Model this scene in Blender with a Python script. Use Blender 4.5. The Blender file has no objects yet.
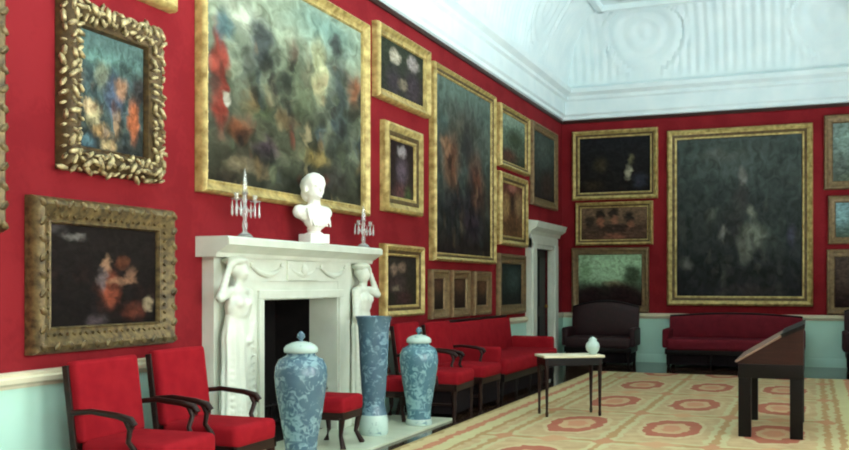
import bpy, bmesh, math, random
from mathutils import Vector, Matrix
random.seed(7)
S = bpy.context.scene
COL = S.collection
PI = math.pi
W, YB, YF, HW = 5.86, 16.43, -2.6, 4.17      # room width, back wall, wall behind the viewer, wall height

# ------------------------------------------------------------------ mesh builder
class MB:
    def __init__(s): s.bm = bmesh.new(); s.uv = None
    def box(s, x0, x1, y0, y1, z0, z1, bev=0, M=None):
        b = bmesh.new()
        bmesh.ops.create_cube(b, size=1)
        for v in b.verts:
            v.co = Vector(((x0+x1)/2+v.co.x*(x1-x0), (y0+y1)/2+v.co.y*(y1-y0), (z0+z1)/2+v.co.z*(z1-z0)))
        if bev: bmesh.ops.bevel(b, geom=b.edges[:], offset=bev, segments=3, affect='EDGES', profile=.6)
        s.merge(b, M); return s
    def merge(s, b, M=None):
        if M: bmesh.ops.transform(b, matrix=M, verts=b.verts)
        me = bpy.data.meshes.new('t'); b.to_mesh(me); b.free(); s.bm.from_mesh(me); bpy.data.meshes.remove(me)
    def lathe(s, prof, n=32, M=None, rip=None):
        b = bmesh.new(); rings = []
        for r, z in prof:
            ring = []
            for i in range(n):
                a = 2*PI*i/n; rr = r*(1+(rip(a, z) if rip else 0))
                ring.append(b.verts.new((rr*math.cos(a), rr*math.sin(a), z)))
            rings.append(ring)
        for p, q in zip(rings, rings[1:]):
            for i in range(n): b.faces.new((p[i], p[(i+1) % n], q[(i+1) % n], q[i]))
        b.faces.new(rings[0][::-1]); b.faces.new(rings[-1])
        s.merge(b, M); return s
    def tube(s, pts, rad, n=8):
        b = bmesh.new(); pts = [Vector(p) for p in pts]; rings = []
        if not isinstance(rad, (list, tuple)): rad = [rad]*len(pts)
        for i, p in enumerate(pts):
            d = (pts[min(i+1, len(pts)-1)]-pts[max(i-1, 0)]).normalized()
            u = d.cross(Vector((0, 0, 1)) if abs(d.z) < .9 else Vector((1, 0, 0))).normalized(); w = d.cross(u)
            rings.append([b.verts.new(p+rad[i]*(u*math.cos(2*PI*k/n)+w*math.sin(2*PI*k/n))) for k in range(n)])
        for p, q in zip(rings, rings[1:]):
            for i in range(n): b.faces.new((p[i], p[(i+1) % n], q[(i+1) % n], q[i]))
        b.faces.new(rings[0][::-1]); b.faces.new(rings[-1])
        s.merge(b); return s
    def ell(s, c, r, M=None, sub=2):
        b = bmesh.new(); bmesh.ops.create_icosphere(b, subdivisions=sub, radius=1)
        T = Matrix.Translation(Vector(c)) @ (M or Matrix()) @ Matrix.Diagonal((r[0], r[1], r[2], 1))
        s.merge(b, T); return s
    def prism(s, poly, y0, y1):
        """polygon in x,z swept along y"""
        b = bmesh.new()
        A = [b.verts.new((x, y0, z)) for x, z in poly]; B = [b.verts.new((x, y1, z)) for x, z in poly]
        n = len(poly)
        for i in range(n): b.faces.new((A[i], A[(i+1) % n], B[(i+1) % n], B[i]))
        b.faces.new(A[::-1]); b.faces.new(B)
        s.merge(b); return s
    def quadgrid(s, f, nu, nv):
        b = bmesh.new(); V = [[b.verts.new(f(i/nu, j/nv)) for j in range(nv+1)] for i in range(nu+1)]
        for i in range(nu):
            for j in range(nv): b.faces.new((V[i][j], V[i+1][j], V[i+1][j+1], V[i][j+1]))
        s.merge(b); return s
    def mesh(s, name, mat, smooth=None):
        bmesh.ops.recalc_face_normals(s.bm, faces=s.bm.faces[:])
        me = bpy.data.meshes.new(name); s.bm.to_mesh(me); s.bm.free()
        me.materials.append(mat)
        if smooth:
            for p in me.polygons: p.use_smooth = True
            if smooth < 180: me.set_sharp_from_angle(angle=math.radians(smooth))
        return me
    def build(s, name, mat, parent=None, smooth=35, label=None):
        o = bpy.data.objects.new(name, s.mesh(name, mat, smooth)); COL.objects.link(o)
        if parent: o.parent = parent
        if label: o['label'] = label
        return o

def thing(name, loc, label, cat, group=None, rz=0):
    o = bpy.data.objects.new(name, None); COL.objects.link(o)
    o.location = loc; o.rotation_euler = (0, 0, rz); o.empty_display_size = .1
    tag(o, label, cat, group); return o
def tag(o, label, cat, group=None):
    o['label'] = label; o['category'] = cat
    if group: o['group'] = group
    return o
def struct(o, label=None):
    o['kind'] = 'structure'
    if label: o['label'] = label
    return o
def dup(root, loc, rz, label, group=None):
    r = root.copy(); COL.objects.link(r); r.location = loc; r.rotation_euler = (0, 0, rz); r['label'] = label
    if group: r['group'] = group
    for ch in list(root.children):
        c = ch.copy(); COL.objects.link(c); c.parent = r
        for g in list(ch.children):
            d = g.copy(); COL.objects.link(d); d.parent = c
    return r
def sculpt(fill, name, mat, voxel, it=6, parent=None):
    """overlapping volumes fused to one continuous carved surface"""
    m = MB(); fill(m)
    o = m.build('tmp', mat, None, 180)
    r = o.modifiers.new('r', 'REMESH'); r.mode = 'VOXEL'; r.voxel_size = voxel
    k = o.modifiers.new('s', 'SMOOTH'); k.factor = .5; k.iterations = it
    dg = bpy.context.evaluated_depsgraph_get(); dg.update()
    me = bpy.data.meshes.new_from_object(o.evaluated_get(dg)); me.name = name
    for p in me.polygons: p.use_smooth = True
    bpy.data.objects.remove(o)
    n = bpy.data.objects.new(name, me); COL.objects.link(n)
    if parent: n.parent = parent
    return n
def limb(m, a, b, ra, rb, n=7):
    a, b = Vector(a), Vector(b)
    for i in range(n):
        t = i/(n-1); r = ra+(rb-ra)*t; m.ell(a.lerp(b, t), (r, r, r))

# ------------------------------------------------------------------ materials
def lin(c):
    f = lambda x: x/12.92 if x <= .04045 else ((x+.055)/1.055)**2.4
    return tuple(f(v/255) for v in c)+(1,)
class NT:
    def __init__(s, name):
        s.m = bpy.data.materials.new(name); s.m.use_nodes = True
        s.t = s.m.node_tree; s.b = s.t.nodes['Principled BSDF']; s.out = s.t.nodes['Material Output']
    def n(s, typ, **kw):
        o = s.t.nodes.new(typ)
        for k, v in kw.items():
            if k.startswith('i_'):
                key = k[2:]; o.inputs[int(key) if key.isdigit() else key].default_value = v
            else: setattr(o, k, v)
        return o
    def l(s, a, b): s.t.links.new(a, b)
    def val(s, x, sock):
        if hasattr(x, 'is_output'): s.l(x, sock)
        else: sock.default_value = x
    def math(s, op, a, b=0.0, c=0.0):
        o = s.n('ShaderNodeMath', operation=op)
        s.val(a, o.inputs[0]); s.val(b, o.inputs[1]); s.val(c, o.inputs[2]); return o.outputs[0]
    def mix(s, f, a, b, mode='MIX'):
        o = s.n('ShaderNodeMix', data_type='RGBA', blend_type=mode)
        s.val(f, o.inputs[0]); s.val(a, o.inputs[6]); s.val(b, o.inputs[7]); return o.outputs[2]
    def noise(s, sc, vec=None, det=3, dist=0):
        o = s.n('ShaderNodeTexNoise'); o.inputs['Scale'].default_value = sc; o.inputs['Detail'].default_value = det
        o.inputs['Distortion'].default_value = dist
        if vec: s.l(vec, o.inputs['Vector'])
        return o
    def coord(s, w='Object'): return s.n('ShaderNodeTexCoord').outputs[w]
    def ramp(s, f, stops):
        o = s.n('ShaderNodeValToRGB'); e = o.color_ramp.elements
        while len(e) < len(stops): e.new(.5)
        for q, (p, c) in zip(e, stops): q.position = p; q.color = c
        s.l(f, o.inputs[0]); return o.outputs[0]
    def bump(s, h, st, d=.01):
        o = s.n('ShaderNodeBump'); o.inputs['Strength'].default_value = st; o.inputs['Distance'].default_value = d
        s.l(h, o.inputs['Height']); s.l(o.outputs[0], s.b.inputs['Normal'])
    def set(s, col=None, rough=.5, metal=0, spec=.5):
        if col is not None: s.val(col, s.b.inputs['Base Color'])
        s.b.inputs['Roughness'].default_value = rough; s.b.inputs['Metallic'].default_value = metal
        s.b.inputs['Specular IOR Level'].default_value = spec; return s.m
def mottle(name, c1, c2, sc, rough=.5, metal=0, spec=.5, bump=0, det=4, stretch=None):
    k = NT(name); v = k.coord()
    if stretch:
        mp = k.n('ShaderNodeMapping'); mp.inputs['Scale'].default_value = stretch; k.l(v, mp.inputs[0]); v = mp.outputs[0]
    nz = k.noise(sc, v, det)
    c = k.ramp(nz.outputs[0], [(.3, lin(c1)), (.7, lin(c2))])
    if bump: k.bump(nz.outputs[0], bump)
    return k.set(c, rough, metal, spec)

M = {}
# woven red damask: faint foliate figure repeated over the cloth
k = NT('red_damask'); v = k.coord()
vo = k.n('ShaderNodeTexVoronoi', feature='SMOOTH_F1'); vo.inputs['Scale'].default_value = 3.2; k.l(v, vo.inputs['Vector'])
nz = k.noise(14, v, 4, 1.2); nz2 = k.noise(.8, v, 2)
f = k.math('ADD', k.math('MULTIPLY', vo.outputs['Distance'], .7), k.math('MULTIPLY', nz.outputs[0], .5))
c = k.ramp(f, [(.42, lin((124, 27, 34))), (.62, lin((136, 34, 40)))])
c = k.mix(k.math('MULTIPLY', nz2.outputs[0], .35), c, lin((116, 28, 34)))
k.bump(nz.outputs[0], .15, .004); M['damask'] = k.set(c, .8, 0, .08)
M['velvet'] = mottle('red_velvet', (132, 20, 30), (146, 28, 36), 9, .9, 0, .05, .1)
M['darkvelvet'] = mottle('crimson_velvet', (96, 20, 32), (112, 26, 38), 9, .85, 0, .2, .1)
M['shade_fringe'] = mottle('shade_fringe_cloth', (16, 13, 15), (28, 20, 22), 40, .9, 0, .1, .3, 3, (1, 1, .1))  # dark cloth for added blocks that fill in the shade under seats
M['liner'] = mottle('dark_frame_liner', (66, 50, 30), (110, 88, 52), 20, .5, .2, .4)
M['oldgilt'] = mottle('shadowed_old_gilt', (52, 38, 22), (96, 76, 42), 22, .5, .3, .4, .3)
M['maroon'] = mottle('maroon_leather', (32, 10, 13), (46, 14, 18), 12, .6, 0, .4, .1)
M['gilt'] = mottle('gilt_wood', (140, 116, 60), (212, 190, 122), 13, .42, .25, .5, .25)
M['dullgilt'] = mottle('tarnished_gilt', (104, 84, 58), (140, 116, 80), 18, .5, .3, .4, .25)
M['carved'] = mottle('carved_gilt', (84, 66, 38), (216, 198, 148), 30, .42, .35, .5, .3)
M['carved2'] = mottle('old_carved_gilt', (60, 48, 30), (130, 110, 70), 24, .45, .35, .5, .3)
M['marble'] = mottle('white_marble', (204, 210, 194), (220, 224, 210), 5, .38, 0, .5, 0, 8)
M['bust'] = mottle('statuary_marble', (238, 238, 228), (246, 246, 240), 6, .42, 0, .5)
M['stone'] = mottle('pale_hearth_stone', (186, 196, 170), (206, 212, 190), 4, .35, 0, .5)
M['dado'] = mottle('pale_green_paint', (180, 222, 204), (190, 230, 214), 2, .5, 0, .4)
M['cream'] = mottle('cream_paint', (214, 208, 178), (226, 220, 192), 3, .45, 0, .4)
M['plaster'] = mottle('white_plaster', (222, 238, 240), (234, 246, 246), 3, .75, 0, .2)
M['wood'] = mottle('dark_mahogany', (26, 13, 10), (44, 22, 16), 7, .4, 0, .25, .05, 4, (1, 1, 8))
M['ebony'] = mottle('ebonised_wood', (10, 8, 8), (18, 13, 12), 7, .4, 0, .2, 0, 4, (1, 1, 8))
M['ledge'] = mottle('wood_edge_highlight', (120, 92, 78), (146, 116, 98), 8, .4, 0, .5)  # light wood tone paints in the highlight along the desk slope
M['iron'] = mottle('sooty_iron', (16, 13, 13), (26, 21, 20), 9, .8, 0, .2, .2)
M['brass'] = mottle('brass', (170, 130, 60), (200, 160, 84), 20, .3, .9)
M['brown'] = mottle('brown_wood', (44, 23, 18), (58, 31, 24), 7, .45, 0, .2, 0, 4, (1, 1, 8))
k = NT('clear_crystal'); k.b.inputs['Transmission Weight'].default_value = .75; k.b.inputs['IOR'].default_value = 1.45
M['crystal'] = k.set((.93, .96, .93, 1), .12)
k = NT('window_glass'); tr = k.n('ShaderNodeBsdfTransparent'); gl = k.n('ShaderNodeBsdfGlossy'); gl.inputs['Roughness'].default_value = .02
mx = k.n('ShaderNodeMixShader'); mx.inputs[0].default_value = .06
k.l(tr.outputs[0], mx.inputs[1]); k.l(gl.outputs[0], mx.inputs[2]); k.l(mx.outputs[0], k.out.inputs[0]); M['glass'] = k.m
# blue and white porcelain: painted foliage over grey-white glaze, with bands
def porcelain(name, ground, blue, sc, amt, bands):
    k = NT(name); v = k.coord()
    n1 = k.noise(sc, v, 5, 1.6); n2 = k.noise(sc*.35, v, 2)
    leaf = k.ramp(k.math('ADD', k.math('MULTIPLY', n1.outputs[0], .7), k.math('MULTIPLY', n2.outputs[0], .4)), [(amt, (0, 0, 0, 1)), (amt+.09, (1, 1, 1, 1))])
    sx = k.n('ShaderNodeSeparateXYZ'); k.l(v, sx.inputs[0])
    f = leaf
    for z, h in bands:
        b = k.math('LESS_THAN', k.math('ABSOLUTE', k.math('SUBTRACT', sx.outputs[2], z)), h)
        f = k.math('MAXIMUM', f, k.math('MULTIPLY', b, .75))
    c = k.mix(f, lin(ground), lin(blue)); c = k.mix(k.math('MULTIPLY', n2.outputs[0], .5), c, lin((126, 160, 166)))
    return k.set(c, .22, 0, .5)
M['vase'] = porcelain('blue_white_porcelain', (128, 160, 168), (48, 76, 100), 16, .47, [(.80, .012), (.66, .02), (.1, .012), (.16, .008)])
M['beaker'] = porcelain('blue_grey_porcelain', (120, 152, 168), (46, 74, 100), 15, .44, [(.30, .012), (.9, .02), (.34, .006)])
M['palebase'] = porcelain('pale_porcelain', (196, 216, 204), (70, 100, 116), 16, .66, [])
M['teal'] = porcelain('teal_white_porcelain', (134, 178, 186), (52, 98, 118), 16, .47, [(.70, .012), (.6, .016), (.14, .012)])
# polished parquet
k = NT('polished_parquet'); v = k.coord()
br = k.n('ShaderNodeTexBrick'); br.inputs['Scale'].default_value = 1.0
br.inputs['Brick Width'].default_value = .9; br.inputs['Row Height'].default_value = .12; br.inputs['Mortar Size'].default_value = .004
br.inputs['Color1'].default_value = lin((48, 32, 22)); br.inputs['Color2'].default_value = lin((60, 40, 28)); br.inputs['Mortar'].default_value = lin((36, 22, 14))
k.l(v, br.inputs['Vector']); M['parquet'] = k.set(br.outputs[0], .13, 0, .6)
# patterned carpet: rose octagons in a cream-green lattice, striped border
k = NT('patterned_carpet'); v = k.coord()
wn = k.noise(7, v, 2); add = k.n('ShaderNodeVectorMath', operation='MULTIPLY_ADD'); k.l(wn.outputs[1], add.inputs[0])
add.inputs[1].default_value = (.12, .16, 0); k.l(v, add.inputs[2])
sx = k.n('ShaderNodeSeparateXYZ'); k.l(add.outputs[0], sx.inputs[0])
CX, CY = .86, 1.86
def cell(val, off, size):
    q = k.math('ADD', k.math('DIVIDE', k.math('SUBTRACT', val, off), size), 40.5)
    return k.math('ABSOLUTE', k.math('MULTIPLY', k.math('SUBTRACT', k.math('FRACT', q), .5), size))
px = cell(sx.outputs[0], 2.94, CX); py = cell(sx.outputs[1], 8.9, CY)
qx = k.math('DIVIDE', px, .245); qy = k.math('DIVIDE', py, .52)
d = k.math('MAXIMUM', k.math('MAXIMUM', qx, qy), k.math('MULTIPLY', k.math('ADD', qx, qy), .68))
base = k.ramp(wn.outputs[0], [(.35, lin((184, 158, 118))), (.65, lin((202, 180, 138)))])
lat = k.math('MAXIMUM', k.math('GREATER_THAN', px, .345), k.math('GREATER_THAN', py, .80))
c = k.mix(lat, base, lin((196, 192, 148)))
core = k.math('MAXIMUM', k.math('GREATER_THAN', px, .40), k.math('GREATER_THAN', py, .88))
c = k.mix(core, c, lin((176, 140, 96)))
py2 = cell(sx.outputs[1], 8.9+CY/2, CY); px2 = cell(sx.outputs[0], 2.94+CX/2, CX)
dm = k.math('LESS_THAN', k.math('ADD', k.math('DIVIDE', px2, .11), k.math('DIVIDE', py2, .2)), 1.0)
c = k.mix(dm, c, lin((190, 134, 100)))
dm2 = k.math('LESS_THAN', k.math('ADD', k.math('DIVIDE', px, .2), k.math('DIVIDE', py2, .16)), 1.0)
c = k.mix(dm2, c, lin((204, 158, 118)))
rim = k.math('LESS_THAN', d, 1.15); c = k.mix(rim, c, lin((204, 188, 146)))
c = k.mix(k.math('LESS_THAN', d, 1.0), c, lin((170, 78, 68)))
c = k.mix(k.math('LESS_THAN', d, .60), c, lin((206, 172, 132)))
c = k.mix(k.math('LESS_THAN', d, .36), c, lin((204, 140, 110)))
bx = k.math('ABSOLUTE', k.math('SUBTRACT', sx.outputs[0], 2.9))      # distance from the carpet's middle
for a, col in ((1.42, (176, 140, 96)), (1.47, (206, 204, 154)), (1.60, (196, 122, 96)), (1.68, (212, 196, 148)), (1.80, (168, 150, 104)), (1.86, (206, 196, 146)), (1.93, (180, 96, 78)), (1.98, (150, 140, 98))):
    c = k.mix(k.math('GREATER_THAN', bx, a), c, lin(col))
mid = k.noise(5, v, 4); c = k.mix(k.math('MULTIPLY', mid.outputs[0], .4), c, lin((156, 128, 98)))
fine = k.noise(60, v, 2); c = k.mix(k.math('MULTIPLY', fine.outputs[0], .35), c, lin((150, 128, 92)))
k.bump(fine.outputs[0], .3, .004); M['carpet'] = k.set(c, .95, 0, .1)

def paint(name, ct, cb, blobs, gain, crowd=.3, figs=None):
    """loose oil painting: soft patches of colour over a graded ground"""
    k = NT(name); uv = k.coord('UV')
    nz = k.noise(9, uv, 6, .5); ad = k.n('ShaderNodeVectorMath', operation='MULTIPLY_ADD')
    k.l(nz.outputs[1], ad.inputs[0]); ad.inputs[1].default_value = (.13, .13, 0); k.l(uv, ad.inputs[2])
    sb = k.n('ShaderNodeVectorMath', operation='SUBTRACT'); k.l(ad.outputs[0], sb.inputs[0]); sb.inputs[1].default_value = (.065, .065, 0)
    p = sb.outputs[0]; s2 = k.n('ShaderNodeSeparateXYZ'); k.l(p, s2.inputs[0])
    c = k.ramp(s2.outputs[1], [(.05, lin(cb)), (.95, lin(ct))])
    for (u, w, ru, rw, col, soft) in blobs:
        mp = k.n('ShaderNodeMapping', vector_type='TEXTURE'); k.l(p, mp.inputs[0])
        mp.inputs['Location'].default_value = (u, w, 0); mp.inputs['Scale'].default_value = (max(ru, .01)*1.4, max(rw, .01)*1.4, 1)
        ln = k.n('ShaderNodeVectorMath', operation='LENGTH'); k.l(mp.outputs[0], ln.inputs[0])
        mr = k.n('ShaderNodeMapRange', interpolation_type='SMOOTHSTEP'); k.l(ln.outputs['Value'], mr.inputs[0])
        mr.inputs[1].default_value = 1.0; mr.inputs[2].default_value = 1-min(.98, soft*1.15); mr.inputs[3].default_value = 0; mr.inputs[4].default_value = .9
        c = k.mix(mr.outputs[0], c, lin(col))
    if figs:                                     # loose small figures brushed in: (top, palette, scale, opacity)
        top, pal, fsc, op = figs
        fm = k.n('ShaderNodeMapRange', interpolation_type='SMOOTHSTEP'); k.l(s2.outputs[1], fm.inputs[0]); fm.inputs[1].default_value = top; fm.inputs[2].default_value = top-.25; fm.inputs[3].default_value = 0; fm.inputs[4].default_value = op
        for sc_, seed in ((fsc, 0), (fsc*1.7, 3.7)):
            mv = k.n('ShaderNodeMapping'); k.l(p, mv.inputs[0]); mv.inputs['Scale'].default_value = (1.5, .85, 1); mv.inputs['Location'].default_value = (seed, seed*.7, 0)
            v2 = k.n('ShaderNodeTexVoronoi'); v2.inputs['Scale'].default_value = sc_; k.l(mv.outputs[0], v2.inputs['Vector'])
            hc = k.n('ShaderNodeSeparateColor'); k.l(v2.outputs['Color'], hc.inputs[0])
            rp = k.n('ShaderNodeValToRGB'); rp.color_ramp.interpolation = 'CONSTANT'; e = rp.color_ramp.elements
            while len(e) < len(pal): e.new(.5)
            for i, (q, cc) in enumerate(zip(e, pal)): q.position = i/len(pal); q.color = lin(cc)
            k.l(hc.outputs[0], rp.inputs[0])
            dm_ = k.n('ShaderNodeMapRange', interpolation_type='SMOOTHSTEP'); k.l(v2.outputs['Distance'], dm_.inputs[0]); dm_.inputs[1].default_value = .6; dm_.inputs[2].default_value = .12; dm_.inputs[3].default_value = 0; dm_.inputs[4].default_value = 1
            keep = k.math('GREATER_THAN', hc.outputs[1], .25)
            c = k.mix(k.math('MULTIPLY', k.math('MULTIPLY', dm_.outputs[0], keep), fm.outputs[0]), c, rp.outputs[0])
    n2 = k.noise(16, uv, 5, .8)
    g = k.ramp(n2.outputs[0], [(.3, (.6*gain, .6*gain, .56*gain, 1)), (.7, (1.35*gain, 1.35*gain, 1.38*gain, 1))])
    c = k.mix(1.0, c, g, 'MULTIPLY')
    vo = k.n('ShaderNodeTexVoronoi', feature='SMOOTH_F1'); vo.inputs['Scale'].default_value = 15; vo.inputs['Smoothness'].default_value = .5; k.l(p, vo.inputs['Vector'])
    hs = k.n('ShaderNodeSeparateColor'); k.l(vo.outputs['Color'], hs.inputs[0])
    h = k.ramp(hs.outputs[0], [(.15, (.38, .38, .36, 1)), (.5, (1, .98, .95, 1)), (.85, (1.7, 1.62, 1.5, 1))])
    low = k.n('ShaderNodeMapRange'); k.l(s2.outputs[1], low.inputs[0]); low.inputs[1].default_value = 1.0; low.inputs[2].default_value = .55; low.inputs[3].default_value = 0; low.inputs[4].default_value = crowd
    c = k.mix(low.outputs[0], c, k.mix(1.0, c, h, 'MULTIPLY'))
    return k.set(c, .6, 0, .08)
POW = (320, 280, 270, 70, 10, 5)
POW2 = (2200, 2100, 1800, 1150, 560, 340)
EXPO = 0.0
# ------------------------------------------------------------------ room shell
def wallbox(name, rects, mapf, mat):
    m = MB()
    for a0, a1, z0, z1 in rects: m.box(*mapf(a0, a1), z0, z1)
    return struct(m.build(name, mat, None, None))
FY0, FY1, FH = 6.35, 7.62, 1.19                  # fire opening
DY0, DY1, DH = 14.42, 15.45, 1.87                # door opening
struct(MB().box(-.5, W+.5, YF-.3, YB+.3, -.12, 0).build('floor', M['parquet'], None, None))
lw = lambda a0, a1: (-.25, 0, a0, a1)
wallbox('wall_left', [(YF, FY0, 0, HW), (FY1, DY0, 0, HW), (DY1, YB, 0, HW), (FY0, FY1, FH, HW), (DY0, DY1, DH, HW)], lw, M['damask'])
wallbox('wall_back', [(-.25, W+.25, 0, HW)], lambda a0, a1: (a0, a1, YB, YB+.25), M['damask'])
wallbox('wall_front', [(-.25, W+.25, 0, HW)], lambda a0, a1: (a0, a1, YF-.25, YF), M['damask'])
WIN = [(-1.3, .4), (1.6, 3.3), (4.5, 6.2), (7.4, 9.1), (10.3, 12.0), (13.2, 14.9)]; WZ0, WZ1 = .75, 3.75
rr = []; e = YF
for a, b in WIN: rr += [(e, a, 0, HW), (a, b, 0, WZ0), (a, b, WZ1, HW)]; e = b
rr.append((e, YB, 0, HW))
wallbox('wall_right', rr, lambda a0, a1: (W, W+.25, a0, a1), M['damask'])

# dado, chair rail and skirting along the walls
def run(name, mat, prof, segs, side):
    m = MB()
    for a0, a1 in segs:
        if side == 'L': m.prism(prof, a0, a1)
        else:
            t = MB().prism(prof, a0, a1); R = {'R': Matrix(((-1,0,0,W),(0,1,0,0),(0,0,1,0),(0,0,0,1))),
                 'B': Matrix(((0,1,0,0),(-1,0,0,YB),(0,0,1,0),(0,0,0,1))), 'F': Matrix(((0,1,0,0),(1,0,0,YF),(0,0,1,0),(0,0,0,1)))}[side]
            m.merge(t.bm, R)
    return struct(m.build(name, mat, None, 30))
DADO = [(0, .1), (.02, .1), (.02, .74), (0, .74)]
RAIL = [(0, .735), (.03, .735), (.035, .75), (.055, .765), (.06, .79), (.045, .8), (.05, .815), (.03, .825), (0, .825)]
SKIRT = [(0, 0), (.04, 0), (.04, .11), (.028, .14), (0, .14)]
LS = [(YF, 5.64), (8.22, 14.1), (15.78, YB)]
RS = [(YF, YB)]
for nm, prof, mat, base in (('dado', DADO, 'dado', 1), ('rail', RAIL, 'cream', 5), ('skirt', SKIRT, 'dado', 0)):
    for i, (sd, sg, word) in enumerate((('L', LS, 'left'), ('B', [(0, W)], 'back'), ('R', RS, 'right'), ('F', [(0, W)], 'front'))):
        run('baseboard_'+word if nm == 'skirt' else 'trim_%d' % (base+i), M[mat], prof, sg if not (sd == 'R' and nm != 'skirt') else
            (RS if nm == 'none' else RS), sd) if not (sd == 'R' and nm != 'skirt') else run('trim_%d' % (base+i), M[mat], [(x, z-.03) for x, z in prof] if nm == 'rail' else [(x, min(z, .7)) for x, z in prof], RS, 'R')
# cornice all round, with a dark fillet beneath that paints in its shadow
CORN = [(0, HW-.02), (.05, HW), (.05, HW+.05), (.08, HW+.08), (.08, HW+.30), (.12, HW+.33), (.12, HW+.38), (.2, HW+.43), (.22, HW+.5), (.17, HW+.54), (0, HW+.54)]
FIL = [(0, HW-.07), (.025, HW-.07), (.03, HW-.03), (.02, HW-.015), (0, HW-.015)]
for i, (sd, sg) in enumerate((('L', [(YF, YB)]), ('B', [(0, W)]), ('R', [(YF, YB)]), ('F', [(0, W)]))):
    run('trim_%d' % (9+i), M['plaster'], CORN, sg, sd)
    run('trim_%d' % (13+i), M['brown'], FIL, sg, sd)
# coved ceiling with fluting and oval scroll reliefs
Z0, ZC, CW = HW+.5, 5.84, .70
def relief(t, s):
    """height of the plaster ornament: t along the wall in metres, s up the cove 0..1"""
    per = 2.9; q = (t/per) % 1.0 - .5; ox = q*per/.62; oy = (s-.5)/.42; r = math.hypot(ox, oy)
    env = min(1, max(0, (s-.04)/.08)) * min(1, max(0, (.97-s)/.06))
    if r < 1.0: return env*.034*(.5+.5*math.cos(r*PI*5.0))*(1.2-r*.4)
    if r < 1.12: return env*.042
    return env*.03*(.5+.5*math.cos(2*PI*t/.145))
def cove(fn, L0, L1):
    n = int((L1-L0)/.03)
    def f(u, s):
        th = s*PI/2; off = .14+CW*(1-math.cos(th)); z = Z0+(ZC-Z0)*math.sin(th)
        nx, nz = math.cos(th), -math.sin(th)
        lo, hi = L0+off, L1-off; a = lo+(hi-lo)*u; h = relief(a-(L0+L1)/2, s)
        return Vector(fn(off+nx*h, a, z+nz*h*1.0))
    return f, n
cm = MB()
for fn, L0, L1 in ((lambda o, a, z: (o, a, z), YF, YB), (lambda o, a, z: (W-o, a, z), YF, YB), (lambda o, a, z: (a, YB-o, z), 0, W), (lambda o, a, z: (a, YF+o, z), 0, W)):
    f, n = cove(fn, L0, L1); cm.quadgrid(f, n, 26)
o_ = .14+CW
cm.box(o_-.02, W-o_+.02, YF+o_-.02, YB-o_+.02, ZC, ZC+.1)
for (x0, x1, y0, y1) in ((o_-.1, W-o_+.1, YB-o_-.05, YB-o_+.06), (o_-.1, W-o_+.1, YF+o_-.06, YF+o_+.05), (o_-.06, o_+.05, YF+o_-.1, YB-o_+.1), (W-o_-.05, W-o_+.06, YF+o_-.1, YB-o_+.1)):
    cm.box(x0, x1, y0, y1, ZC-.09, ZC+.03, .02)
for x0, x1, y0, y1 in [(o_+.35, W-o_-.35, y, y+.12) for y in (YB-o_-.5, 11, 7, 3, -1)] + [(x, x+.12, YF+o_+.3, YB-o_-.38) for x in (o_+.35, W-o_-.47)]:
    cm.box(x0, x1, y0, y1, ZC-.06, ZC+.03, .015)
for y in (13.1, 9, 5, 1):
    b = bmesh.new(); bmesh.ops.create_cone(b, segments=48, radius1=.9, radius2=.8, depth=.08, cap_ends=True); cm.merge(b, Matrix.Translation((W/2, y, ZC-.03)))
struct(cm.build('ceiling', M['plaster'], None, 40))
struct(MB().box(-.3, W+.3, YF-.3, YB+.3, ZC+.12, ZC+.2).build('ceiling_slab', M['plaster'], None, None))

# windows on the right-hand wall
for i, (a, b) in enumerate(WIN):
    fr = MB()
    for y0, y1, z0, z1 in ((a, a+.07, WZ0, WZ1), (b-.07, b, WZ0, WZ1), (a+.07, b-.07, WZ0, WZ0+.07), (a+.07, b-.07, WZ1-.07, WZ1), (a+.07, b-.07, (WZ0+WZ1)/2-.03, (WZ0+WZ1)/2+.03)):
        fr.box(W+.10, W+.16, y0, y1, z0, z1)
    for j in (1, 2): y = a+(b-a)*j/3; fr.box(W+.115, W+.145, y-.015, y+.015, WZ0+.07, WZ1-.07)
    for j in (1, 2, 4, 5): z = WZ0+(WZ1-WZ0)*j/6; fr.box(W+.118, W+.142, a+.07, b-.07, z-.0149, z+.0149)
    w = struct(fr.build('window_%d' % (i+1), M['cream'], None, None))
    MB().box(W+.128, W+.132, a+.05, b-.05, WZ0+.05, WZ1-.05).build('pane', M['glass'], w, None)
    ar = MB()
    for y0, y1, z0, z1 in ((a-.12, a, WZ0, WZ1), (b, b+.12, WZ0, WZ1), (a-.12, b+.12, WZ1, WZ1+.12), (a-.16, b+.16, WZ0-.06, WZ0)):
        ar.box(W-.05, W-.001, y0, y1, z0, z1)
    for y0, y1, z0, z1 in ((a-.001, a+.015, WZ0+.015, WZ1-.015), (b-.015, b+.001, WZ0+.015, WZ1-.015), (a-.001, b+.001, WZ0-.001, WZ0+.015), (a-.001, b+.001, WZ1-.015, WZ1+.001)):
        ar.box(W-.03, W+.099, y0, y1, z0, z1)
    ar.build('architrave', M['cream'], w, None)

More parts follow.
